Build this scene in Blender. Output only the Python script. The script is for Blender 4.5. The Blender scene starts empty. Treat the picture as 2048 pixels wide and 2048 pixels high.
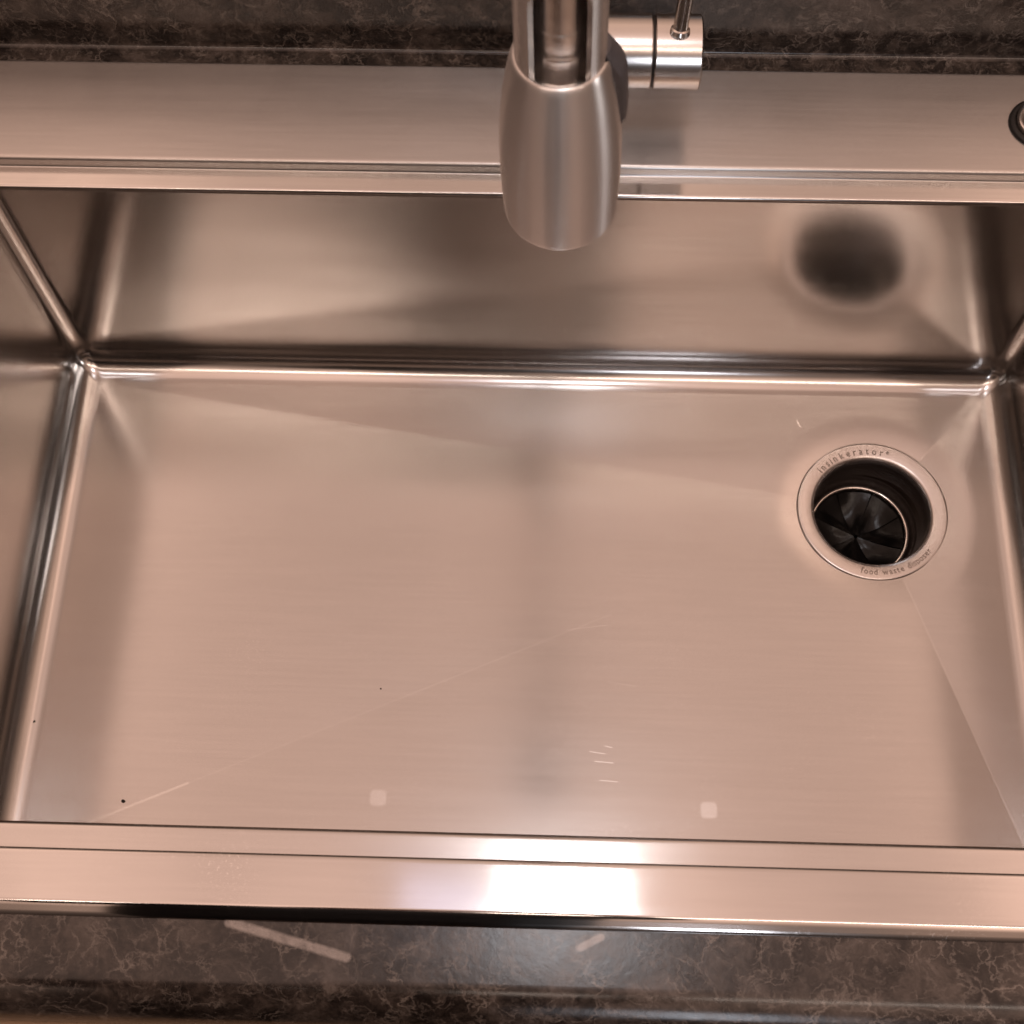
import bpy, bmesh, math, random
from mathutils import Vector, Matrix
PI = math.pi
S = bpy.context.scene
C = S.collection

# ------------------------------------------------------------------ camera
CAM = Vector((0.0, -0.10475, 0.71694))
d = Vector((-0.02223672, 0.41155664, -0.91111287))
u = Vector((-0.02165391, 0.91092615, 0.41200079))
r = d.cross(u)
cd = bpy.data.cameras.new('camera'); cam = bpy.data.objects.new('camera', cd); C.objects.link(cam)
M3 = Matrix((r, u, -d)).transposed()
cam.matrix_world = Matrix.Translation(CAM) @ M3.to_4x4()
cd.sensor_width = 36; cd.lens = 36 * 2725.75 / 2048; cd.clip_start = .01; cd.clip_end = 50
cd.dof.use_dof = True; cd.dof.focus_distance = .92; cd.dof.aperture_fstop = 26
S.camera = cam
S.view_settings.view_transform = 'Standard'; S.view_settings.look = 'None'
S.view_settings.exposure = 0; S.view_settings.gamma = 1
S.cycles.use_denoising = True; S.cycles.denoising_input_passes = 'RGB'
S.cycles.max_bounces = 16; S.cycles.glossy_bounces = 12; S.cycles.diffuse_bounces = 4
S.cycles.caustics_reflective = True; S.cycles.blur_glossy = .3
S.cycles.sample_clamp_indirect = 6

# ------------------------------------------------------------------ room light (procedural surroundings, by direction)
W = bpy.data.worlds.new('World'); S.world = W; W.use_nodes = True
nt = W.node_tree; nt.nodes.clear()
def N(t, k, **kw):
    n = t.nodes.new(k)
    for a, b in kw.items(): setattr(n, a, b)
    return n
tc = N(nt, 'ShaderNodeTexCoord'); sp = N(nt, 'ShaderNodeSeparateXYZ')
nt.links.new(tc.outputs['Generated'], sp.inputs[0])
def wm(op, a, b=None, c=None, cl=False):
    n = N(nt, 'ShaderNodeMath', operation=op); n.use_clamp = cl
    for i, v in enumerate((a, b, c)):
        if v is None: continue
        if isinstance(v, (int, float)): n.inputs[i].default_value = v
        else: nt.links.new(v, n.inputs[i])
    return n.outputs[0]
def ramp(v, stops, interp='LINEAR'):
    n = N(nt, 'ShaderNodeValToRGB'); n.color_ramp.interpolation = interp; nt.links.new(v, n.inputs[0])
    e = n.color_ramp.elements
    e[0].position, e[1].position = stops[0][0], stops[-1][0]
    e[0].color = (*stops[0][1], 1); e[1].color = (*stops[-1][1], 1)
    for p, c in stops[1:-1]:
        q = e.new(p); q.color = (*c, 1)
    return n.outputs[0]
# height: dark low down (cabinets, floor), bright towards the ceiling
hz = ramp(sp.outputs['Z'], [(0, (.15, .10, .08)), (.3, (.28, .185, .145)), (.6, (.50, .33, .255)), (.78, (.90, .60, .47)), (1, (1, .668, .545))])
# front-to-back: the kitchen behind the viewer is dimmer than the ceiling overhead
fb = ramp(wm('ADD', wm('MULTIPLY', sp.outputs['Y'], .5), .5), [(0, (.25, .25, .25)), (.10, (.4, .4, .4)), (.17, (.95, .95, .95)), (.22, (1.3, 1.3, 1.3)), (.245, (1.45, 1.45, 1.45)), (.266, (1.45, 1.45, 1.45)), (.276, (1.15, 1.15, 1.15)), (.36, (1.1, 1.1, 1.1)), (.5, (.96, .96, .96)), (.640, (.98, .98, .98)), (.650, (.86, .86, .86)), (.658, (.88, .88, .88)), (.667, (1.10, 1.10, 1.10)), (.69, (1.0, 1.0, 1.0)), (.80, (1.02, 1.02, 1.02)), (1, (.9, .9, .9))])
lr = ramp(wm('ADD', wm('MULTIPLY', sp.outputs['X'], .5), .5), [(0, (.30, .30, .30)), (.22, (.58, .57, .56)), (.36, (.93, .92, .91)), (.5, (1, 1, 1)), (.62, (.97, .96, .95)), (.68, (.88, .86, .84)), (.78, (.58, .56, .54)), (1, (.26, .25, .24))])
# cupboards and doorways: broad vertical patches, uneven
wn = N(nt, 'ShaderNodeTexNoise'); wn.inputs['Scale'].default_value = 5.5; wn.inputs['Detail'].default_value = 1.5
sv = N(nt, 'ShaderNodeVectorMath', operation='MULTIPLY'); sv.inputs[1].default_value = (1, .25, .25); nt.links.new(tc.outputs['Generated'], sv.inputs[0]); nt.links.new(sv.outputs[0], wn.inputs['Vector'])
wr = N(nt, 'ShaderNodeMapRange'); nt.links.new(wn.outputs[0], wr.inputs[0])
for i, x in enumerate((.35, .65, .72, 1.25)): wr.inputs[1 + i].default_value = x
def wmul(a, b):
    n = N(nt, 'ShaderNodeMix', data_type='RGBA', blend_type='MULTIPLY'); n.inputs[0].default_value = 1
    nt.links.new(a, n.inputs[6]); nt.links.new(b, n.inputs[7]); return n.outputs[2]
# patches added round the room, bright and dark, to shape the basin's reflections
back = wm('MULTIPLY', wm('SUBTRACT', wm('MULTIPLY', sp.outputs['Y'], -1.0), .30), 6.0, cl=True)
bx = N(nt, 'ShaderNodeMapRange'); nt.links.new(sp.outputs['X'], bx.inputs[0]); bx.inputs[1].default_value = -.4; bx.inputs[2].default_value = .4
br_ = ramp(bx.outputs[0], [(p_, (v_ / 2,) * 3) for p_, v_ in ((0, 1.2), (.11, 1.5), (.18, 1.05), (.235, .40), (.29, 1.0), (.34, 1.0), (.385, .30), (.48, .20), (.53, .85), (.60, 1.2), (.72, .85), (.80, .8), (.88, 1.45), (1, 1.2))])
ex = wm('SUBTRACT', wm('MULTIPLY', br_, 2.0), 1.0)
side = wm('MULTIPLY', wm('MULTIPLY', wm('ADD', sp.outputs['Y'], .05), 8.0, cl=True), wm('MULTIPLY', wm('SUBTRACT', wm('ABSOLUTE', sp.outputs['X']), .22), 9.0, cl=True))
ends = wm('ADD', wm('ADD', wm('MULTIPLY', back, ex), 1.0), wm('MULTIPLY', side, .40))
bg = N(nt, 'ShaderNodeBackground')
nt.links.new(wmul(wmul(hz, fb), lr), bg.inputs[0]); nt.links.new(wm('MULTIPLY', wm('MULTIPLY', wr.outputs[0], ends), 1.20), bg.inputs['Strength'])
wo = N(nt, 'ShaderNodeOutputWorld'); nt.links.new(bg.outputs[0], wo.inputs[0])

def area(name, loc, target, sx, sy, power, col, spread=180):
    l = bpy.data.lights.new(name, 'AREA'); l.shape = 'RECTANGLE'; l.size = sx; l.size_y = sy
    l.energy = power; l.color = col; l.spread = math.radians(spread)
    o = bpy.data.objects.new(name, l); C.objects.link(o); o.location = loc
    o.rotation_euler = (Vector(target) - Vector(loc)).to_track_quat('-Z', 'Y').to_euler()
    return o
area('ceiling_lamp', (.045, .155, 1.45), (.045, .155, 0), .175, .21, 1.75, (.95, .955, 1))
area('cool_lamp', (-.14, .19, 1.45), (-.14, .19, 0), .13, .12, .05, (.62, .70, 1))
area('kitchen_lamp', (.10, -.56, 1.5), (.05, .2, 0), 1.9, .07, 4.6, (1, .84, .72))
area('wand_streak_light', (.35, -2.0, .95), (.0, .25, .28), .20, .7, 5.5, (.86, .90, 1))  # unseen source added behind the viewer to draw a streak down the wand
area('wand_side_light', (1.9, -.2, .70), (.0, .25, .28), .30, .6, 4.0, (1, .93, .90))  # unseen source added at the right for the wand's pale side band

# ------------------------------------------------------------------ materials
def mat(name):
    m = bpy.data.materials.new(name); m.use_nodes = True
    return m, m.node_tree, m.node_tree.nodes['Principled BSDF']
def vmath(t, op, a=None, b=None):
    n = N(t, 'ShaderNodeVectorMath', operation=op)
    for i, v in enumerate((a, b)):
        if v is None: continue
        if isinstance(v, (tuple, Vector)): n.inputs[i].default_value = v
        else: t.links.new(v, n.inputs[i])
    return n
def fmath(t, op, a=None, b=None, c=None, clamp=False):
    n = N(t, 'ShaderNodeMath', operation=op); n.use_clamp = clamp
    for i, v in enumerate((a, b, c)):
        if v is None: continue
        if isinstance(v, (int, float)): n.inputs[i].default_value = v
        else: t.links.new(v, n.inputs[i])
    return n.outputs[0]
def noise(t, vec, scale, detail=2, rough=.5, dist=0):
    n = N(t, 'ShaderNodeTexNoise'); n.inputs['Scale'].default_value = scale
    n.inputs['Detail'].default_value = detail; n.inputs['Roughness'].default_value = rough
    n.inputs['Distortion'].default_value = dist
    t.links.new(vec, n.inputs['Vector']); return n
def mrange(t, v, a, b, c, d_):
    n = N(t, 'ShaderNodeMapRange'); t.links.new(v, n.inputs[0])
    for i, x in enumerate((a, b, c, d_)): n.inputs[1 + i].default_value = x
    return n.outputs[0]
def mixc(t, f, a, b, mode='MIX'):
    n = N(t, 'ShaderNodeMix', data_type='RGBA', blend_type=mode)
    for i, v in ((0, f), (6, a), (7, b)):
        if isinstance(v, (int, float)): n.inputs[i].default_value = v
        elif isinstance(v, tuple): n.inputs[i].default_value = (*v, 1)
        else: t.links.new(v, n.inputs[i])
    return n.outputs[2]

def steel(name, brush=(1, 0, 0), base=(.62, .59, .57), rough=.28, aniso=.6, wav=.0012, grain=.00004, smudge=.06, tint=.75, gc=.03, spots=.3, marks=None, spin=False):
    """brushed stainless steel; brush = direction of the brushing lines"""
    m, t, b = mat(name)
    geo = N(t, 'ShaderNodeNewGeometry'); pos = geo.outputs['Position']
    sc_ = tuple(14 if abs(c) > .5 else 420 for c in brush)
    gr = noise(t, vmath(t, 'MULTIPLY', pos, sc_).outputs[0], 1, 2, .6)
    sc2 = tuple(2.5 if abs(c) > .5 else 60 for c in brush)
    st = noise(t, vmath(t, 'MULTIPLY', pos, sc2).outputs[0], 1, 3, .6)
    sm = noise(t, pos, 9, 4, .6, .6)
    lo = noise(t, vmath(t, 'MULTIPLY', pos, tuple(4 if abs(c) > .5 else 11 for c in brush)).outputs[0], 1, 1.5, .45)
    col = mixc(t, mrange(t, gr.outputs[0], .3, .7, 0, 1), tuple(x * (1 - gc) for x in base), tuple(x * (1 + gc) for x in base))
    rg = fmath(t, 'ADD', mrange(t, sm.outputs[0], .3, .7, rough - smudge * .5, rough + smudge * .5),
               mrange(t, st.outputs[0], .3, .7, -.4 * gc, .4 * gc))
    # handling marks: faint broad mottling, dried-water speckle in patches
    col = mixc(t, mrange(t, sm.outputs[0], .35, .7, 0, .10), col, tuple(x * .80 for x in base))
    if spots:
        sk = noise(t, pos, 620, 3, .7); pa = noise(t, vmath(t, 'ADD', pos, (3., 1., 0.)).outputs[0], 16, 3, .6)
        mk = fmath(t, 'MULTIPLY', fmath(t, 'MULTIPLY', mrange(t, sk.outputs[0], .56, .68, 0, 1), mrange(t, pa.outputs[0], .54, .68, 0, 1)), .55 * spots)
        col = mixc(t, mk, col, (.86, .82, .78)); rg = fmath(t, 'ADD', rg, fmath(t, 'MULTIPLY', mk, .35))
    if marks: col, rg = marks(t, pos, col, rg)
    t.links.new(col, b.inputs['Base Color']); t.links.new(rg, b.inputs['Roughness'])
    b.inputs['Metallic'].default_value = 1
    b.inputs['Anisotropic'].default_value = aniso
    if not spin:
        tg = vmath(t, 'CROSS_PRODUCT', geo.outputs['True Normal'], tuple(brush))
        t.links.new(tg.outputs[0], b.inputs['Tangent'])
    else:
        zt = N(t, 'ShaderNodeCombineXYZ'); zt.inputs[2].default_value = 1      # turned on a lathe: lines run round the barrel
        t.links.new(zt.outputs[0], b.inputs['Tangent'])
    bp = N(t, 'ShaderNodeBump'); bp.inputs['Strength'].default_value = 1; bp.inputs['Distance'].default_value = wav
    t.links.new(lo.outputs[0], bp.inputs['Height'])
    t.links.new(bp.outputs[0], b.inputs['Normal'])
    b.inputs['Specular Tint'].default_value = (tint, tint, tint, 1)
    return m

def plain(name, col, rough=.5, metal=0, coat=0, bump=0, bscale=300):
    m, t, b = mat(name)
    geo = N(t, 'ShaderNodeNewGeometry')
    n = noise(t, geo.outputs['Position'], bscale, 3)
    t.links.new(mixc(t, mrange(t, n.outputs[0], .3, .7, 0, 1), tuple(c * .88 for c in col), tuple(c * 1.1 for c in col)), b.inputs['Base Color'])
    t.links.new(mrange(t, n.outputs[0], .3, .7, rough * .9, rough * 1.1), b.inputs['Roughness'])
    b.inputs['Metallic'].default_value = metal; b.inputs['Coat Weight'].default_value = coat
    if bump:
        bp = N(t, 'ShaderNodeBump'); bp.inputs['Distance'].default_value = bump
        t.links.new(n.outputs[0], bp.inputs['Height']); t.links.new(bp.outputs[0], b.inputs['Normal'])
    return m

def seg_mask(t, pos, a, b_, w):
    """1 within w of the segment a-b (xy, metres)"""
    ax, ay = a; bx, by = b_
    L2 = (bx - ax) ** 2 + (by - ay) ** 2
    rel = vmath(t, 'SUBTRACT', vmath(t, 'MULTIPLY', pos, (1., 1., 0.)).outputs[0], (ax, ay, 0.)).outputs[0]
    dt = vmath(t, 'DOT_PRODUCT', rel, ((bx - ax) / L2, (by - ay) / L2, 0.)).outputs['Value']
    tt = fmath(t, 'MULTIPLY', dt, 1.0, clamp=True)
    sn = N(t, 'ShaderNodeVectorMath', operation='SCALE'); sn.inputs[0].default_value = (bx - ax, by - ay, 0); t.links.new(tt, sn.inputs['Scale'])
    ln = vmath(t, 'LENGTH', vmath(t, 'SUBTRACT', rel, sn.outputs[0]).outputs[0]).outputs['Value']
    return mrange(t, ln, w * .5, w, 1, 0)

def floor_marks_fold_light(t, pos, col, rg):
    sx = N(t, 'ShaderNodeSeparateXYZ'); t.links.new(pos, sx.inputs[0])
    for (x, y, s, a) in ((-.1098, .1016, .0064, .5), (.1195, .0990, .0064, .7), (.111, .4126, .005, .2)):
        ax = fmath(t, 'ABSOLUTE', fmath(t, 'SUBTRACT', sx.outputs[0], x)); ay = fmath(t, 'ABSOLUTE', fmath(t, 'SUBTRACT', sx.outputs[1], y))
        p4 = fmath(t, 'ADD', fmath(t, 'POWER', ax, 4.0), fmath(t, 'POWER', ay, 4.0))
        dd = fmath(t, 'POWER', p4, .25)
        mk = mrange(t, dd, s * .75, s, a, 0)
        col = mixc(t, mk, col, (.70, .67, .65)); 
        rg = fmath(t, 'ADD', rg, fmath(t, 'MULTIPLY', mk, .12))
    for a, b_, w, k in (((.0372, .1383), (.0477, .1368), .0005, .45), ((.0407, .1313), (.0533, .1305), .0005, .5), ((.048, .1425), (.0525, .1415), .0005, .5), ((.0442, .1179), (.0564, .1172), .0005, .4),
                     ((.1974, .4057), (.1999, .4004), .0007, .8), ((.02, .229), (.05, .2335), .0004, .18), ((.05, .19), (.07, .187), .0004, .15), ((.03, .33), (.065, .334), .0004, .2),
                     ((-.347, .062), (-.244, .1083), .0011, .30), ((-.244, .1083), (-.099, .1737), .0008, .05), ((-.099, .1737), (.052, .2418), .0007, .08), ((.2921, .3758), (.335, .4224), .0007, .2), ((.2699, .2746), (.338, .0647), .0008, .18), ((-.20, .4034), (.179, .3432), .0007, .10)):  # this row: light caught on the folds, painted paler along the creases
        mk = fmath(t, 'MULTIPLY', seg_mask(t, pos, a, b_, w), k)
        col = mixc(t, mk, col, (.95, .93, .9)); rg = fmath(t, 'ADD', rg, fmath(t, 'MULTIPLY', mk, .15))
    return col, rg

BS = (.56, .53, .51)
M_deck = steel('brushed_steel_deck', (1, 0, 0), base=(.56, .53, .51), rough=.32, aniso=.82, wav=.0004, smudge=.05, gc=.05)
M_rim = steel('brushed_steel_rim', (1, 0, 0), base=(.60, .57, .55), rough=.11, aniso=.4, wav=.0003, smudge=.04, gc=.03, spots=1)
M_ledge = steel('brushed_steel_ledge', (1, 0, 0), base=(.58, .55, .53), rough=.19, aniso=.5, wav=.0004, gc=.03)
M_wall = steel('brushed_steel_wall', (1, 0, 0), base=BS, rough=.16, aniso=.4, wav=.0010, smudge=.04, gc=.04)
M_side = steel('brushed_steel_side', (0, 1, 0), base=BS, rough=.20, aniso=.4, wav=.0008, smudge=.04, gc=.04)
M_floor = steel('brushed_steel_floor', (1, 0, 0), base=(.55, .52, .50), rough=.195, aniso=.3, wav=.0005, smudge=.03, gc=.028, marks=floor_marks_fold_light)
M_flange = steel('satin_steel_flange', (1, 0, 0), base=(.66, .62, .6), rough=.30, aniso=.2, wav=.0002)
M_tube = steel('brushed_nickel', (0, 0, 1), base=(.88, .85, .84), rough=.36, aniso=.92, wav=.0, tint=1, spots=0, gc=.02, spin=True)
M_neck = steel('satin_nickel_neck', (0, 0, 1), base=(.86, .80, .77), rough=.55, aniso=.3, wav=.0, tint=1, spots=0, spin=True)
M_valve = steel('brushed_nickel_valve', (1, 0, 0), base=(.64, .6, .57), rough=.22, aniso=.35, wav=.0)
M_chrome = plain('polished_chrome', (.85, .82, .80), .28, 1, bscale=80)
M_rubber = plain('black_rubber', (.004, .0035, .0035), .24, bump=.0002, bscale=200); M_rubber.node_tree.nodes['Principled BSDF'].inputs['Specular IOR Level'].default_value = .22
M_throat = plain('throat_black', (.018, .012, .010), .45, bump=.0002, bscale=90)
M_button = plain('grey_rubber_button', (.085, .078, .085), .42)
M_gap = plain('dark_gap', (.012, .010, .009), .6)
M_socket = plain('grey_plastic', (.34, .30, .28), .45)
M_bright = plain('polished_ring', (.75, .70, .66), .16, 1)
M_crumb = plain('crumb_black', (.01, .008, .006), .6)
M_water = None

def laminate():
    m, t, b = mat('marbled_laminate')
    geo = N(t, 'ShaderNodeNewGeometry')
    # unroll the sheet: up the backsplash and down the front edge the pattern runs on
    sx = N(t, 'ShaderNodeSeparateXYZ'); t.links.new(geo.outputs['Position'], sx.inputs[0])
    cb = N(t, 'ShaderNodeCombineXYZ')
    t.links.new(sx.outputs[0], cb.inputs[0])
    t.links.new(fmath(t, 'ADD', sx.outputs[1], sx.outputs[2]), cb.inputs[1])
    rot = N(t, 'ShaderNodeVectorRotate', rotation_type='Z_AXIS'); rot.inputs['Angle'].default_value = .5
    t.links.new(cb.outputs[0], rot.inputs[0])
    v = rot.outputs[0]
    warp = noise(t, v, 22, 4, .6)
    wv = vmath(t, 'SUBTRACT', warp.outputs['Color'], (.5, .5, .5))
    sc = N(t, 'ShaderNodeVectorMath', operation='SCALE'); t.links.new(wv.outputs[0], sc.inputs[0]); sc.inputs['Scale'].default_value = .045
    vv = vmath(t, 'ADD', v, sc.outputs[0]).outputs[0]
    n1 = noise(t, vv, 36, 9, .72)
    n2 = noise(t, vv, 150, 7, .7)
    n3 = noise(t, v, 9, 3, .5)
    f = fmath(t, 'ADD', fmath(t, 'MULTIPLY', n1.outputs[0], .6), fmath(t, 'ADD', fmath(t, 'MULTIPLY', n2.outputs[0], .25), fmath(t, 'MULTIPLY', n3.outputs[0], .15)))
    r_ = N(t, 'ShaderNodeValToRGB'); t.links.new(f, r_.inputs[0]); c = r_.color_ramp
    c.elements[0].position = .42; c.elements[0].color = (.014, .010, .0085, 1)
    c.elements[1].position = .64; c.elements[1].color = (.115, .090, .078, 1)
    e = c.elements.new(.48); e.color = (.030, .0225, .019, 1)
    e = c.elements.new(.54); e.color = (.062, .047, .039, 1)
    col = r_.outputs[0]
    # pale filigree: edges of a warped cell pattern and of ridged noise, broken up by other noise
    w2 = noise(t, v, 90, 5, .65)
    w2v = N(t, 'ShaderNodeVectorMath', operation='SCALE'); t.links.new(vmath(t, 'SUBTRACT', w2.outputs['Color'], (.5, .5, .5)).outputs[0], w2v.inputs[0]); w2v.inputs['Scale'].default_value = .016
    v3 = vmath(t, 'ADD', vv, w2v.outputs[0]).outputs[0]
    for s, w, k, pp, lo_ in ((28, .035, .75, 0.0, .50), (60, .05, .6, 5.0, .47), (130, .09, .45, 9.0, .46)):
        vo = N(t, 'ShaderNodeTexVoronoi', feature='DISTANCE_TO_EDGE'); vo.inputs['Scale'].default_value = s
        t.links.new(vmath(t, 'ADD', v3, (pp, pp * 2, 0.)).outputs[0], vo.inputs['Vector'])
        ln = mrange(t, vo.outputs['Distance'], 0, w, 1, 0)
        br = noise(t, vmath(t, 'ADD', v, (pp + 3, 0., 0.)).outputs[0], s * .7, 4, .6)
        mk = fmath(t, 'MULTIPLY', fmath(t, 'MULTIPLY', fmath(t, 'POWER', ln, 1.5), mrange(t, br.outputs[0], lo_, lo_ + .14, 0, 1)), k)
        col = mixc(t, mk, col, (.27, .225, .195))
    # two broad pale streaks printed in the sheet by the front edge
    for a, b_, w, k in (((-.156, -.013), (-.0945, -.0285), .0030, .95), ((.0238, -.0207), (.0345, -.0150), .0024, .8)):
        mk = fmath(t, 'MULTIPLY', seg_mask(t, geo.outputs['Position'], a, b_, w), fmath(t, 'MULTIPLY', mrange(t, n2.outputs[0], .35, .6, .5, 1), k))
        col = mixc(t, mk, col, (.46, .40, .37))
    t.links.new(col, b.inputs['Base Color'])
    b.inputs['Roughness'].default_value = .30; b.inputs['Specular IOR Level'].default_value = .5
    t.links.new(mrange(t, n1.outputs[0], .3, .7, .17, .26), b.inputs['Roughness'])
    bp = N(t, 'ShaderNodeBump'); bp.inputs['Distance'].default_value = .00004
    t.links.new(noise(t, v, 260, 3).outputs[0], bp.inputs['Height']); t.links.new(bp.outputs[0], b.inputs['Normal'])
    return m
M_lam = laminate()

def wood(name, c1, c2):
    m, t, b = mat(name)
    geo = N(t, 'ShaderNodeNewGeometry')
    n = noise(t, vmath(t, 'MULTIPLY', geo.outputs['Position'], (3., 40., 40.)).outputs[0], 1, 4)
    t.links.new(mixc(t, n.outputs[0], c1, c2), b.inputs['Base Color'])
    b.inputs['Roughness'].default_value = .4
    return m
M_wood = wood('tan_wood', (.55, .36, .22), (.70, .48, .31)); M_fl = wood('floor_boards', (.24, .19, .155), (.32, .26, .215))

# ------------------------------------------------------------------ helpers
def link(name, bm, m, parent=None, smooth=True, sharp=None):
    bmesh.ops.recalc_face_normals(bm, faces=bm.faces[:])
    me = bpy.data.meshes.new(name); bm.to_mesh(me); bm.free()
    for p in me.polygons: p.use_smooth = smooth
    if sharp is not None and smooth: me.set_sharp_from_angle(angle=math.radians(sharp))
    for mm in (m if isinstance(m, list) else [m]): me.materials.append(mm)
    o = bpy.data.objects.new(name, me); C.objects.link(o)
    if parent:
        o.parent = parent; o.matrix_parent_inverse = parent.matrix_world.inverted() if False else Matrix.Translation(-parent.location)
    return o
def tag(o, label=None, cat=None, kind=None, group=None):
    if label: o['label'] = label
    if cat: o['category'] = cat
    if kind: o['kind'] = kind
    if group: o['group'] = group
    return o
def thing(name, loc, label, cat):
    o = bpy.data.objects.new(name, None); C.objects.link(o); o.location = loc
    return tag(o, label, cat)
def box(bm, x0, x1, y0, y1, z0, z1):
    v = [bm.verts.new((x, y, z)) for z in (z0, z1) for y in (y0, y1) for x in (x0, x1)]
    for f in ((0, 2, 3, 1), (4, 5, 7, 6), (0, 1, 5, 4), (2, 6, 7, 3), (0, 4, 6, 2), (1, 3, 7, 5)): bm.faces.new([v[i] for i in f])
def sweep_x(bm, prof, x0, x1, nx=1, close=False):
    cols = []
    for i in range(nx + 1):
        x = x0 + (x1 - x0) * i / nx
        cols.append([bm.verts.new((x, y, z)) for y, z in prof])
    n = len(prof)
    for a, b in zip(cols, cols[1:]):
        for j in range(n if close else n - 1):
            k = (j + 1) % n; bm.faces.new((a[j], a[k], b[k], b[j]))
    if close:
        bm.faces.new(cols[0]); bm.faces.new(cols[-1][::-1])
def lathe(bm, prof, n=64, M=Matrix.Identity(4), a0=0, a1=2 * PI, cap0=False, cap1=False):
    full = abs(a1 - a0 - 2 * PI) < 1e-6
    m = n if full else n + 1
    rings = []
    for rr, z in prof:
        rings.append([bm.verts.new(M @ Vector((rr * math.cos(a0 + (a1 - a0) * i / n), rr * math.sin(a0 + (a1 - a0) * i / n), z))) for i in range(m)])
    for a, b in zip(rings, rings[1:]):
        for i in range(n):
            j = (i + 1) % m; bm.faces.new((a[i], a[j], b[j], b[i]))
    if cap0: bm.faces.new(rings[0][::-1])
    if cap1: bm.faces.new(rings[-1])
    return rings
def arc(cx, cy, rr, a0, a1, n):
    return [(cx + rr * math.cos(math.radians(a0 + (a1 - a0) * i / n)), cy + rr * math.sin(math.radians(a0 + (a1 - a0) * i / n))) for i in range(n + 1)]
def tube(bm, pts, rads, n=32, caps=True):
    pts = [Vector(p) for p in pts]; rings = []
    ref = Vector((1, 0, 0))
    for i, p in enumerate(pts):
        tn = (pts[min(i + 1, len(pts) - 1)] - pts[max(i - 1, 0)]).normalized()
        a = ref if abs(tn.dot(ref)) < .9 else Vector((0, 1, 0))
        e1 = (a - tn * a.dot(tn)).normalized(); e2 = tn.cross(e1)
        rr = rads[i] if isinstance(rads, (list, tuple)) else rads
        rings.append([bm.verts.new(p + e1 * rr * math.cos(2 * PI * k / n) + e2 * rr * math.sin(2 * PI * k / n)) for k in range(n)])
    for a, b in zip(rings, rings[1:]):
        for k in range(n): bm.faces.new((a[k], a[(k + 1) % n], b[(k + 1) % n], b[k]))
    if caps: bm.faces.new(rings[0][::-1]); bm.faces.new(rings[-1])

# ------------------------------------------------------------------ sizes (metres, sink rim top at z = 0)
XL, XR = -.3756, .3626          # basin walls
YB, YF = .4504, .0365           # ledge edges = basin walls
YD, YG = .4672, .0219           # steps from rim to ledge
YRO, YFO = .5515, -.0121        # outer edges of the sink
LED = -.0088; FZ = -.2266
DX, DY = .2514, .3317           # drain
COVE, RC = .0210, .0135
XO0, XO1 = -.420, .408

# ------------------------------------------------------------------ setting
bm = bmesh.new()
ct = -.0046
# countertop sheet round the sink opening, front rolled edge, drip face
prof = [(YFO + .012, ct)] + [(-.0390, ct)] + [(-.0390 - .0225 * math.sin(a), ct - .0235 + .0235 * math.cos(a)) for a in [PI / 2 * i / 14 for i in range(1, 15)]] + \
       [(-.0615, -.036), (-.0570, -.040), (-.0300, -.040), (YFO + .012, -.040)]
sweep_x(bm, prof, -.95, .95, 1, True)
box(bm, -.95, XO0 + .008, YFO + .0121, .605, -.040, ct)
box(bm, XO1 - .008, .95, YFO + .0121, .605, -.040, ct)
box(bm, XO0 + .0081, XO1 - .0081, YRO - .008, .605, -.040, ct)
tag(link('countertop', bm, M_lam, sharp=35), 'dark brown marbled laminate countertop with rolled front edge', None, 'structure')
bm = bmesh.new()
prof = [(.5681, ct + .0003), (.5681, .0955)] + [(.5721 - .004 * math.cos(a), .0955 + .004 * math.sin(a)) for a in [PI / 2 * i / 6 for i in range(1, 7)]] + [(.589, .0995), (.589, ct + .0003)]
sweep_x(bm, prof, -.95, .95, 1, True)
tag(link('backsplash', bm, M_lam, sharp=35), 'dark brown marbled laminate backsplash behind the sink', None, 'structure')
bm = bmesh.new(); sweep_x(bm, [(.5639, ct + .0002)] + [(.5681 - .0042 * math.cos(a) * 0 - .0042 * (1 - math.sin(a)), ct + .0002 + .0042 * (1 - math.cos(a))) for a in [PI / 2 * i / 6 for i in range(1, 7)]], -.95, .95)
link('joint_bead', bm, M_lam).parent = bpy.data.objects['backsplash']
bm = bmesh.new(); box(bm, -.95, .95, -.0900, -.027, -.80, -.0405)
tag(link('cabinet_front', bm, M_wood, smooth=False), 'tan wooden cabinet front under the countertop edge', 'cabinet')
bm = bmesh.new(); box(bm, -1.5, 1.5, -2.0, .6, -.92, -.90)
tag(link('floor', bm, M_fl, smooth=False), 'tan kitchen floor', None, 'structure')

# ------------------------------------------------------------------ sink
sink = thing('kitchen_sink', (0, .27, 0), 'large single bowl brushed stainless steel sink with inner ledges', 'sink')
# rim: front and back strips with rounded steps, side strips
rimbm = bmesh.new()
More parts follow.
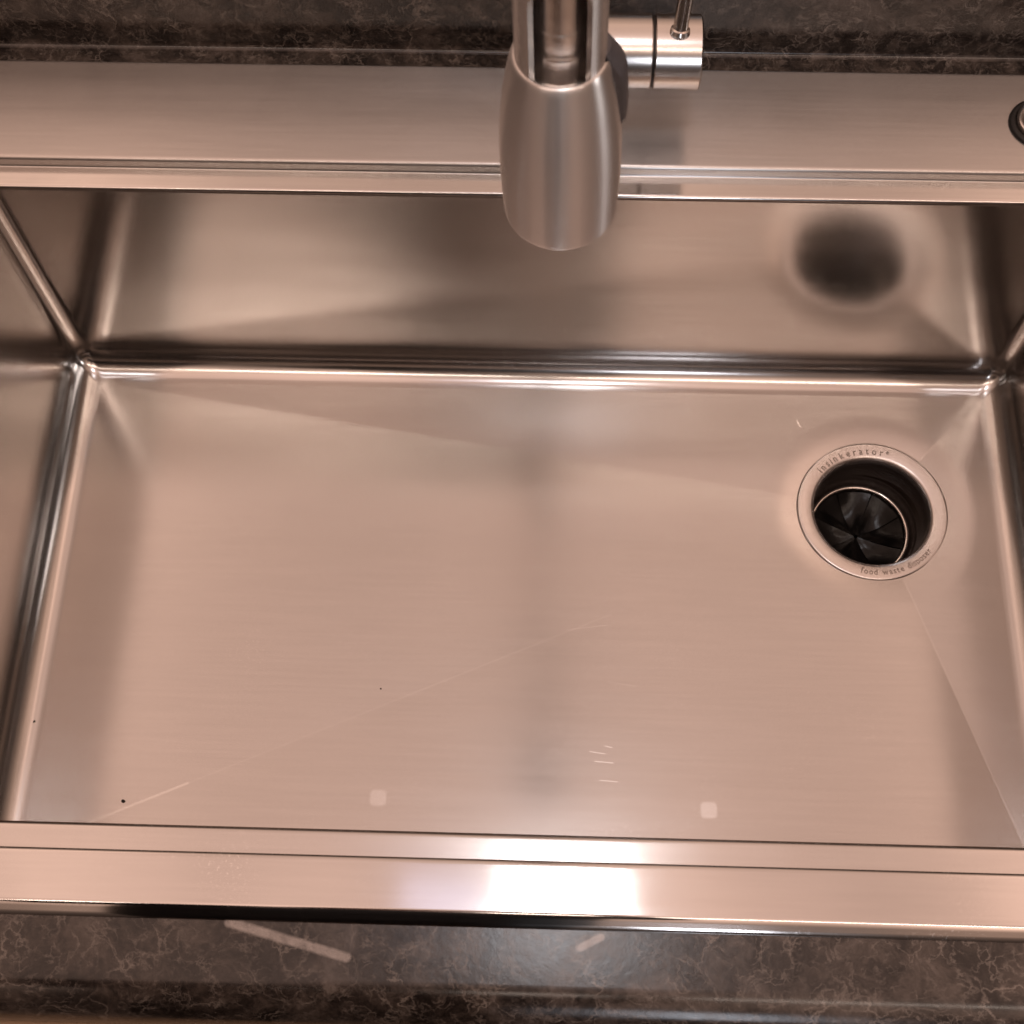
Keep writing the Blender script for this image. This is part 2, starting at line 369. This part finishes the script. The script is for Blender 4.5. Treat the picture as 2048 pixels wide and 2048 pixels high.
# front strip: outer edge -> top -> step down to the front ledge
f_prof = [(YFO, ct + .0001), (YFO + .0003, ct + .0009)] + [(YFO + .0003 + .0062 * q, ct + .0009 + (-ct - .0009 - .0001) * q) for q in (.33, .66, .9)] + [(YFO + .0073, 0), (YFO + .0080, 0)] + \
         [(YG - .0034, 0), (YG - .0024, 0)] + arc(YG - .0024, -.0024, .0024, 90, 0, 10)[1:] + [(YG, LED + .0012)] + arc(YG + .0012, LED + .0012, .0012, 180, 270, 6)[1:]
sweep_x(rimbm, f_prof, XO0, XO1, 60)
link('rim', rimbm, M_rim, sink, sharp=50)
rimbm = bmesh.new()
b_prof = arc(YD - .0012, LED + .0012, .0012, -90, 0, 6) + [(YD, -.0026)] + arc(YD + .0026, -.0026, .0026, 180, 90, 10)[1:] + [(YD + .0036, 0)] + \
         [(YRO - .0042, 0), (YRO - .0030, 0)] + arc(YRO - .0030, -.0018, .0018, 90, 10, 6)[1:] + [(YRO - .0008, ct + .0001)]
sweep_x(rimbm, b_prof, XO0, XO1, 60)
for s, xw, xo in ((-1, XL, XO0), (1, XR, XO1)):
    pr = [(xw, LED - .001), (xw, -.002), (xw + s * .0006, -.0006), (xw + s * .002, 0), (xo - s * .004, 0), (xo - s * .0004, -.0012), (xo, ct + .0001)]
    vs = [[rimbm.verts.new((x, y, z)) for x, z in pr] for y in (YG + .0002, YD - .0002)]
    for j in range(len(pr) - 1): rimbm.faces.new((vs[0][j], vs[0][j + 1], vs[1][j + 1], vs[1][j]))
link('faucet_deck', rimbm, M_deck, sink, sharp=50)
for ys, ye, s in ((YD - .0012, YB, -1), (YG + .0012, YF, 1)):
    bm = bmesh.new()
    pr = [(ys, LED), (ye - s * .0030, LED), (ye - s * .0022, LED)] + [(ye - s * .0022 + s * .0022 * math.sin(a), LED - .0022 + .0022 * math.cos(a)) for a in [PI / 2 * i / 8 for i in range(1, 9)]] + \
         [(ye, LED - .0030), (ye - s * .0011, LED - .0032), (ye - s * .0011, LED - .006)]
    sweep_x(bm, pr, XL, XR, 60)
    link('ledge', bm, M_ledge, sink, sharp=50)

# basin walls: rounded-rectangle loops lofted from the ledge down through the cove
def rr_loop(off, rc, n=10, nx=60, ny=34):
    x0, x1, y0, y1 = XL + off, XR - off, YF + off, YB - off
    if off < .0001: pass
    P = []
    def seg(a, b, k):
        for i in range(k): P.append((a[0] + (b[0] - a[0]) * i / k, a[1] + (b[1] - a[1]) * i / k))
    def cor(cx, cy, a0):
        for i in range(n): 
            a = math.radians(a0 + 90 * i / n); P.append((cx + rc * math.cos(a), cy + rc * math.sin(a)))
    seg((x0 + rc, y0), (x1 - rc, y0), nx); cor(x1 - rc, y0 + rc, -90)
    seg((x1, y0 + rc), (x1, y1 - rc), ny); cor(x1 - rc, y1 - rc, 0)
    seg((x1 - rc, y1), (x0 + rc, y1), nx); cor(x0 + rc, y1 - rc, 90)
    seg((x0, y1 - rc), (x0, y0 + rc), ny); cor(x0 + rc, y0 + rc, 180)
    return P
bm = bmesh.new()
e0 = .0006
levels = [(e0, LED - .003, RC)] + [(e0 + .0012 * k / 10, LED - .003 + (FZ + COVE - LED + .003) * k / 10, RC) for k in range(1, 11)]
for i in range(1, 13):
    a = PI / 2 * i / 12
    levels.append((e0 + .0012 + COVE * (1 - math.cos(a)), FZ + COVE - COVE * math.sin(a), RC - (RC - .0045) * (1 - math.cos(a)) ** .6))
loops = []
for off, z, rc in levels:
    loops.append([bm.verts.new((x, y, z)) for x, y in rr_loop(off, rc)])
n = len(loops[0])
for a, b in zip(loops, loops[1:]):
    for i in range(n):
        j = (i + 1) % n; f = bm.faces.new((a[i], a[j], b[j], b[i]))
        nn = (a[j].co - a[i].co)
        f.material_index = 1 if abs(nn.y) > abs(nn.x) else 0
link('basin_wall', bm, [M_wall, M_side], sink)
FOFF = e0 + .0012 + COVE
# floor: four shallow facets falling to the drain, softened creases running into the corners
bm = bmesh.new()
DROP = .0047
x0, x1, y0, y1 = XL + FOFF, XR - FOFF, YF + FOFF, YB - FOFF
def fh(x, y):
    ds = [(x - x0) / (DX - x0), (x1 - x) / (x1 - DX), (y - y0) / (DY - y0), (y1 - y) / (y1 - DY)]
    k = 140.0; mn = min(ds)
    sm_ = mn - math.log(sum(math.exp(-k * (q - mn)) for q in ds)) / k
    sm_ = max(sm_, 0)
    z = FZ - DROP * sm_
    rr_ = math.hypot(x - DX, y - DY)
    if rr_ < .082: z -= .0016 * ((.082 - rr_) / .025) ** 2 if rr_ > .057 else .0016
    return z
outer = rr_loop(FOFF, .0045)
# refine near the creases: angles of the perimeter points plus clusters round each corner direction
angs = sorted(set([math.atan2(y - DY, x - DX) for x, y in outer] + [math.atan2(cy - DY, cx - DX) + q * .0016 for cx in (x0, x1) for cy in (y0, y1) for q in range(-10, 11)] + [2 * PI * i / 180 - PI + .003 for i in range(180)]))
def ray_hit(a):
    c, s = math.cos(a), math.sin(a); t = 9
    if c > 1e-9: t = min(t, (x1 - DX) / c)
    if c < -1e-9: t = min(t, (x0 - DX) / c)
    if s > 1e-9: t = min(t, (y1 - DY) / s)
    if s < -1e-9: t = min(t, (y0 - DY) / s)
    return t + .0004
rings = []
R0 = .0562; NR = 46
for a in angs:
    t = ray_hit(a); col = []
    for i in range(NR + 1):
        q = (i / NR) ** 1.3; rr_ = R0 + (t - R0) * q
        x, y = DX + rr_ * math.cos(a), DY + rr_ * math.sin(a)
        col.append(bm.verts.new((x, y, fh(x, y) if i < NR else FZ)))
    rings.append(col)
for i in range(len(rings)):
    a, b = rings[i], rings[(i + 1) % len(rings)]
    for k in range(NR): bm.faces.new((a[k], a[k + 1], b[k + 1], b[k]))
link('basin_floor', bm, M_floor, sink)

# ------------------------------------------------------------------ disposer drain
zf = fh(DX + .058, DY) 
zf = min(fh(DX + .058 * math.cos(a), DY + .058 * math.sin(a)) for a in (0, 1, 2, 3, 4, 5)) + .0002
drain = thing('disposer_drain', (DX, DY, zf), 'round disposer drain opening with lettered steel flange and black rubber splash guard', 'drain')
T = Matrix.Translation((DX, DY, zf))
bm = bmesh.new()
lathe(bm, [(.0575, -.0022), (.0575, .0002), (.0571, .0010), (.0562, .0014), (.0550, .0014), (.0470, .0008), (.0452, .0002), (.0440, -.0012), (.0434, -.0032), (.0432, -.0060)], 128, T)
flange = link('flange', bm, M_flange, drain, sharp=60)
bm = bmesh.new()
lathe(bm, [(.0434, -.0055), (.0440, -.030), (.0440, -.0600)], 96, T)
link('throat', bm, M_throat, drain)
TR = Matrix.Translation((DX - .002, DY, zf))
bm = bmesh.new()   # rubber collar sloping in to the ring
lathe(bm, [(.0434, -.0300), (.0428, -.0305), (.0424, -.0330), (.0418, -.0345), (.0414, -.0385), (.0398, -.0400), (.0392, -.0420)], 96, TR)
link('rubber_collar', bm, M_throat, drain, sharp=50)
bm = bmesh.new()
lathe(bm, [(.0396, -.0410), (.0396, -.0388), (.0390, -.0378), (.0374, -.0374), (.0364, -.0380), (.0360, -.0395), (.0360, -.0440)], 96, TR)
link('steel_ring', bm, M_bright, drain, sharp=70)
guard_bm = bmesh.new()
random.seed(4)
GR = .0361
for k in range(8):    # eight rubber petals, folded alternately
    a0 = 2 * PI * k / 8 + .40; a1 = a0 + 2 * PI / 8
    dz0, dz1 = (-.0012, -.0070) if k % 2 else (-.0062, -.0020)
    rows = []
    for i in range(11):
        q = i / 10
        row = []
        for j in range(9):
            w = j / 8; a = a0 + .012 + (a1 - a0 - .024) * w
            R = GR * q + .0016 * (1 - q)
            z = -.0430 * q + -.0500 * (1 - q) + (dz0 * (1 - w) + dz1 * w) * math.sin(PI * min(1, q * 1.02)) * .9 + .0007 * math.cos(w * PI * 2) * q
            row.append(guard_bm.verts.new(TR @ Vector((R * math.cos(a), R * math.sin(a), z))))
        rows.append(row)
    for a_, b_ in zip(rows, rows[1:]):
        for j in range(8): guard_bm.faces.new((a_[j], a_[j + 1], b_[j + 1], b_[j]))
lathe(guard_bm, [(GR, -.042), (GR, -.058), (.002, -.060), (.0005, -.060)], 32, TR)
link('splash_guard', guard_bm, M_rubber, drain, sharp=40)

# raised lettering on the flange
def arc_text(s, a_mid, span, R, size, outward, bmout, z=.0009, mirror=False):
    widths = []
    glyphs = []
    for ch in s:
        cu = bpy.data.curves.new('g', 'FONT'); cu.body = ch; cu.size = size; cu.extrude = .00035; cu.bevel_depth = .00010; cu.bevel_resolution = 1; cu.resolution_u = 4; cu.align_x = 'CENTER'
        o = bpy.data.objects.new('g', cu); C.objects.link(o)
        bpy.context.view_layer.update()
        w = o.dimensions.x if ch != ' ' else size * .35
        me = bpy.data.meshes.new_from_object(o) if ch != ' ' else None
        glyphs.append(me); widths.append(w + size * .13)
        bpy.data.objects.remove(o); bpy.data.curves.remove(cu)
    tot = sum(widths); acc = 0
    for me, w in zip(glyphs, widths):
        q = (acc + w / 2) / tot - .5; acc += w
        if me is None: continue
        a = a_mid - q * span if outward else a_mid + q * span
        Mx = T @ Matrix.Rotation(a, 4, 'Z') @ Matrix.Translation((R, 0, z)) @ Matrix.Rotation(-PI / 2 if outward else PI / 2, 4, 'Z') @ Matrix.Scale(.82, 4, (1,0,0))
        me.transform(Mx); bmout.from_mesh(me); bpy.data.meshes.remove(me)
M_let = steel('shade_darkened_lettering', (1, 0, 0), base=(.26, .23, .21), rough=.34, aniso=0, wav=.0)  # darker than the flange: relief shade put into the letter colour
for words in ((('insinkerator', 108, 66, .0475, .0080, True), ('®', 72.5, .5, .0500, .0036, True)), (('food waste disposer', 288.5, 67, .0532, .0070, False),)):
    bm = bmesh.new()
    for tx, am, sp_, R_t, sz, out in words: arc_text(tx, math.radians(am), math.radians(sp_), R_t, sz, out, bm)
    lt = link('lettering', bm, M_let, flange, smooth=False); lt.matrix_parent_inverse = Matrix.Identity(4)

# ------------------------------------------------------------------ air switch button on the deck
ax_, ay_ = .3223, .5072
sw = thing('air_switch', (ax_, ay_, 0), 'round steel push button in a black ring at the right end of the sink deck', 'button')
T = Matrix.Translation((ax_, ay_, 0))
bm = bmesh.new(); lathe(bm, [(.0205, .0001), (.0205, .0016), (.0198, .0026), (.0180, .0030), (.0166, .0026), (.0163, .0010)], 64, T); link('ring', bm, M_gap, sw)
bm = bmesh.new(); lathe(bm, [(.0162, .0010), (.0162, .0046), (.0155, .0056), (.0140, .0058), (.0120, .0050), (.0060, .0044), (.0002, .0043)], 64, T); link('push_button', bm, M_valve, sw)

# ------------------------------------------------------------------ faucet
FX, FY = .0060, .508
fau = thing('kitchen_faucet', (FX, FY, 0), 'brushed nickel pull-down faucet with side lever and docked spray wand', 'faucet')
T = Matrix.Translation((FX, FY, 0))
bm = bmesh.new(); lathe(bm, [(.0275, .0001), (.0275, .0040), (.0268, .0050), (.0240, .0052)], 64, T); link('base_flange', bm, M_tube, fau, sharp=50)
bm = bmesh.new(); lathe(bm, [(.0236, .0052), (.0236, .0950), (.0228, .0990), (.0200, .1010), (.0150, .1015)], 64, T); link('body', bm, M_tube, fau, sharp=50)
# gooseneck
WB = Vector((.0048, .2532, .245)); WT = Vector((.0030, .2532, .3332)); wd = (WT - WB).normalized()
NT = WT + wd * .0450
bm = bmesh.new()
R_ = (FY - NT.y) / 2; ztop = .40
pts = [(FX, FY, .1010), (FX, FY, .2), (FX, FY, .3), (FX, FY, ztop)]
for i in range(1, 24):
    a = PI * i / 24; pts.append((FX + (NT.x - FX) * i / 24, FY - R_ + R_ * math.cos(a), ztop + R_ * math.sin(a)))
pts += [(NT.x, NT.y, ztop), (NT.x, NT.y, NT.z + .003)]
tube(bm, pts, [.0120] * 3 + [.0120] * (len(pts) - 5) + [.0155, .0172], 40); link('spout', bm, M_neck, fau)
# docking sleeve: a shell with a slot in front, its prongs going down into the wand
Zr = wd.to_track_quat('Z', 'Y').to_matrix().to_4x4()
TW = Matrix.Translation(WT) @ Matrix.Rotation(math.atan2(wd.x, wd.z), 4, 'Y')
bm = bmesh.new()
half = math.radians(41)
NS = 72
ro, ri = .0170, .0143
zs = [-.0085, -.004, 0, .005, .010, .015, .020, .025, .029, .0340, .0370, .0395, .0412, .0422, .0428, .0438, .0450]
def slot(z):  # half angle of the slot, arched shut near the top
    if z < .0350: return half
    q = min(1, (z - .0350) / .0076); return half * math.sqrt(max(0.0, 1 - q * q))
cols = []
for z in zs:
    h_ = max(slot(z), .004); a0, a1 = -PI / 2 + h_, 3 * PI / 2 - h_
    zt = .0008 * max(0, -z - .004) * 0
    cols.append([[bm.verts.new(TW @ Vector((rr_ * math.cos(a0 + (a1 - a0) * i / NS), rr_ * math.sin(a0 + (a1 - a0) * i / NS), z))) for i in range(NS + 1)] for rr_ in (ro, ri)])
for (oa, ia), (ob, ib) in zip(cols, cols[1:]):
    for i in range(NS):
        bm.faces.new((oa[i], oa[i + 1], ob[i + 1], ob[i])); bm.faces.new((ia[i], ib[i], ib[i + 1], ia[i + 1]))
    bm.faces.new((oa[0], ob[0], ib[0], ia[0])); bm.faces.new((oa[NS], ia[NS], ib[NS], ob[NS]))
bmesh.ops.bevel(bm, geom=[e for e in bm.edges if e.is_boundary is False and len(e.link_faces) == 2 and e.calc_face_angle(0) > 1.2], offset=.0004, segments=2, affect='EDGES')
link('docking_sleeve', bm, M_tube, fau, sharp=40)
# hose connector seen through the slot
bm = bmesh.new()
lathe(bm, [(.0120, -.0100), (.0120, -.0070), (.0106, -.0062), (.0104, .0010), (.0106, .0016), (.0110, .0022), (.0110, .0058), (.0106, .0064), (.0092, .0068), (.0092, .0082), (.0104, .0088), (.0106, .0095), (.0106, .0180), (.0102, .0186), (.0102, .05)], 64, TW)
link('hose_connector', bm, M_chrome, fau, sharp=30)
# spray wand barrel
bm = bmesh.new()
Lw = (WT - WB).length
pr = [(.0150, -.0125), (.0152, -.0040), (.0158, -.0010), (.0170, -.0002), (.0181, -.0008)]
for z, rr_ in ((-.003, .01905), (-.007, .0199), (-.012, .0209), (-.018, .0219), (-.026, .02285), (-.036, .02385), (-.046, .02435), (-.056, .02455), (-.066, .02455), (-.076, .02435), (-.0835, .02415)):
    pr.append((rr_, z))
zb = -Lw
pr += [(.0238, zb - .0005), (.0233, zb - .0022), (.0223, zb - .0034), (.0211, zb - .0040), (.0207, zb - .0034)]
# smooth by subdividing
def smooth_prof(p, k=4):
    out = []
    for i in range(len(p) - 1):
        p0 = p[max(i - 1, 0)]; p1 = p[i]; p2 = p[i + 1]; p3 = p[min(i + 2, len(p) - 1)]
        for j in range(k):
            t_ = j / k
            out.append(tuple(.5 * ((2 * p1[c]) + (-p0[c] + p2[c]) * t_ + (2 * p0[c] - 5 * p1[c] + 4 * p2[c] - p3[c]) * t_ ** 2 + (-p0[c] + 3 * p1[c] - 3 * p2[c] + p3[c]) * t_ ** 3) for c in (0, 1)))
    return out + [p[-1]]
lathe(bm, smooth_prof(pr), 96, TW)
wand = link('spray_wand', bm, M_tube, fau)
bm = bmesh.new(); lathe(bm, [(.0150, -.0100), (.0100, -.0098), (.0002, -.0098)], 48, TW); link('socket_floor', bm, M_socket, fau)
bm = bmesh.new()
lathe(bm, [(.0209, zb - .0030), (.0196, zb - .0036), (.0002, zb - .0036)], 64, TW)
for ring_r, cnt in ((.0045, 6), (.0095, 12), (.0150, 18)):
    for i in range(cnt):
        a = 2 * PI * i / cnt
        lathe(bm, [(.0009, -.0012), (.0007, 0)], 8, TW @ Matrix.Translation((ring_r * math.cos(a), ring_r * math.sin(a), zb - .0036)), cap0=True)
link('nozzle_face', bm, M_rubber, fau, sharp=40)
# spray toggle on the right of the barrel
bm = bmesh.new()
prf = [(.0150, .0005), (.0186, .0005), (.0202, -.0020), (.0238, -.0080), (.0250, -.0105), (.0257, -.0160), (.0264, -.0280), (.0264, -.0360), (.0255, -.0375), (.0225, -.0365)]
prf = [(x, z + .0015) for x, z in prf]
rows = []
for hw_, yy in ((0, 0),):
    pass
NW = 12
for x, z in prf:
    hw = .0085 if z > -.006 else .0098
    row = []
    for j in range(NW + 1):
        w = -1 + 2 * j / NW
        x_ = x - (.0030 * abs(w) ** 3) - .0014 * w * w
        row.append(bm.verts.new(TW @ Vector((x_, w * hw, z))))
    rows.append(row)
inner = [[bm.verts.new(TW @ Vector((.0150, -hwv + 2 * hwv * j / NW, z))) for j in range(NW + 1)] for (x, z), hwv in [((x, z), .0085 if z > -.006 else .0098) for x, z in prf]]
for i in range(len(rows) - 1):
    for j in range(NW): bm.faces.new((rows[i][j], rows[i][j + 1], rows[i + 1][j + 1], rows[i + 1][j]))
    bm.faces.new((rows[i][0], rows[i + 1][0], inner[i + 1][0], inner[i][0])); bm.faces.new((rows[i][NW], inner[i][NW], inner[i + 1][NW], rows[i + 1][NW]))
for j in range(NW):
    bm.faces.new((rows[-1][j], rows[-1][j + 1], inner[-1][j + 1], inner[-1][j]))
bmesh.ops.rotate(bm, cent=WT, matrix=Matrix.Rotation(math.radians(15), 3, 'Z'), verts=bm.verts); tg = link('spray_toggle', bm, M_button, wand, sharp=35); tg.matrix_parent_inverse = Matrix.Identity(4)
# side valve: cylinder along x, slightly raised to the right, gap, cap, lever
VZ = .0610
TV = Matrix.Translation((FX, FY, VZ)) @ Matrix.Rotation(PI / 2, 4, 'Y')
rv = .0226
bm = bmesh.new(); lathe(bm, [(rv, .004), (rv, .0545), (rv - .0006, .0552), (rv - .003, .0553)], 96, TV); link('valve_body', bm, M_valve, fau, sharp=40)
bm = bmesh.new(); lathe(bm, [(rv - .0018, .0535), (rv - .0018, .0575)], 64, TV); link('gap_ring', bm, M_gap, fau)
bm = bmesh.new(); lathe(bm, [(rv - .003, .0567), (rv - .0006, .0568), (rv, .0575), (rv, .0848), (rv - .0010, .0858), (rv - .003, .0860), (.0002, .0862)], 96, TV); cap = link('handle_cap', bm, M_valve, fau, sharp=40)
bm = bmesh.new()
L0 = Vector((FX + .0712, FY - .004, VZ + rv - .0020)); Ld = Vector((.06, .25, 1)).normalized()
tube(bm, [L0, L0 + Ld * .0005, L0 + Ld * .0028, L0 + Ld * .0034, L0 + Ld * .05, L0 + Ld * .088, L0 + Ld * .0900], [.0062, .0066, .0058, .0046, .0044, .0042, .0034], 32)
lv = link('lever', bm, M_valve, fau, sharp=40)

# ------------------------------------------------------------------ crumbs
for i, (x, y, s, lab) in enumerate(((-.3590, .1492, .0011, 'tiny black crumb by the left edge of the basin floor'), (-.2872, .0945, .0013, 'tiny black crumb by the front ledge at lower left'), (-.1135,.1805,.0006,'speck of dirt on the long floor crease left of centre'))):
    bm = bmesh.new(); bmesh.ops.create_icosphere(bm, subdivisions=2, radius=s)
    random.seed(i)
    for v in bm.verts: v.co *= random.uniform(.75, 1.2); v.co.z *= .7
    zz = fh(x, y) + s * .5
    bmesh.ops.translate(bm, vec=(x, y, zz), verts=bm.verts)
    tag(link('crumb', bm, M_crumb, smooth=False), lab, 'crumb')

# ------------------------------------------------------------------ the photographer, mirrored in the steel
r_ph = d.cross(u)
ph = bmesh.new(); box(ph, -.036, .036, -.130, .022, .004, .012)
bmesh.ops.bevel(ph, geom=ph.edges[:], offset=.003, segments=2, affect='EDGES')
ph.transform(Matrix.Translation(CAM) @ M3.to_4x4())
tag(link('phone', ph, plain('phone_black', (.02, .022, .026), .25), sharp=40), 'black phone held above the front of the sink by the person', 'phone')
def skin_body():
    me = bpy.data.meshes.new('person'); V = []; Ed = []; Rd = []
    def add(p, rr_, par=None):
        if p[2] > .0 and p[1] < -.27: p = (p[0], p[1] + .16, p[2] - .14)
        V.append(p); Rd.append(rr_)
        if par is not None: Ed.append((par, len(V) - 1))
        return len(V) - 1
    ox = -.14
    pel = add((ox, -.44, .06), (.19, .12)); ab = add((ox, -.44, .22), (.18, .115), pel); ch = add((ox, -.43, .42), (.20, .12), ab)
    nk = add((ox, -.41, .565), (.055, .055), ch); hb = add((ox, -.375, .66), (.062, .07), nk); hd = add((ox, -.36, .76), (.088, .100), hb); ht = add((ox, -.365, .845), (.055, .065), hd)
    for sx_ in (-1, 1):
        hip = add((ox + sx_ * .09, -.44, -.04), (.085, .09), pel); kn = add((ox + sx_ * .11, -.42, -.45), (.055, .06), hip)
        an = add((ox + sx_ * .12, -.45, -.83), (.035, .04), kn); add((ox + sx_ * .13, -.33, -.875), (.035, .025), an)
        sh = add((ox + sx_ * .175, -.42, .50), (.055, .055), ch); el = add((ox + sx_ * .22, -.30, .33), (.040, .042), sh)
        hx = .050 * sx_
        wr_ = add((hx * 1.6, -.20, .60), (.026, .022), el); pa = add((hx * 1.35, -.175, .665), (.034, .018), wr_)
        for k in range(4):
            q = Vector((hx * 1.15, -.165 + .012 * k, .690 + .016 * (k - 1.5))); f1 = add(tuple(q), (.009, .009), pa); add((hx * .82, q.y - .004, q.z + .030), (.0075, .0075), f1)
        th = add((hx * 1.1, -.140, .655), (.010, .010), pa); add((hx * .80, -.125, .665), (.008, .008), th)
    me.from_pydata(V, Ed, []); o = bpy.data.objects.new('person', me); C.objects.link(o)
    m_ = o.modifiers.new('skin', 'SKIN'); m_.use_smooth_shade = True
    if not me.skin_vertices: me.skin_vertices.new() if hasattr(me.skin_vertices, 'new') else None
    if me.skin_vertices:
        for i, rr_ in enumerate(Rd): me.skin_vertices[0].data[i].radius = rr_
        me.skin_vertices[0].data[0].use_root = True
    o.modifiers.new('sub', 'SUBSURF').levels = 2
    bpy.context.view_layer.update()
    m2 = bpy.data.meshes.new_from_object(o.evaluated_get(bpy.context.evaluated_depsgraph_get()))
    bpy.data.objects.remove(o)
    p = bpy.data.objects.new('person', m2); C.objects.link(p)
    for mm in (plain('dark_clothing', (.010, .012, .016), .9), plain('skin', (.50, .30, .22), .5), plain('dark_trousers', (.02, .022, .03), .9)): m2.materials.append(mm)
    for f in m2.polygons:
        c = f.center; f.use_smooth = True
        f.material_index = 1 if (c.z > .435 and c.y < -.10 and c.z > .435 and abs(c.x + .14) < .11) or (c.z > .60 and c.y > -.22) else (2 if c.z < .05 else 0)
    return p
pers = tag(skin_body(), 'person in dark clothes standing in front of the sink holding up a phone', 'person')
hb_ = bmesh.new(); bmesh.ops.create_uvsphere(hb_, u_segments=24, v_segments=16, radius=1)
bmesh.ops.delete(hb_, geom=[v for v in hb_.verts if v.co.z < -.25 and v.co.y > -.2 or v.co.z < -.7], context='VERTS')
for v in hb_.verts: v.co = Vector((-.14 + v.co.x * .100, -.215 + v.co.y * .108, .65 + v.co.z * .105))
hair = link('hair', hb_, plain('dark_hair', (.02, .014, .01), .5, bump=.002, bscale=200)); hair.parent = pers;
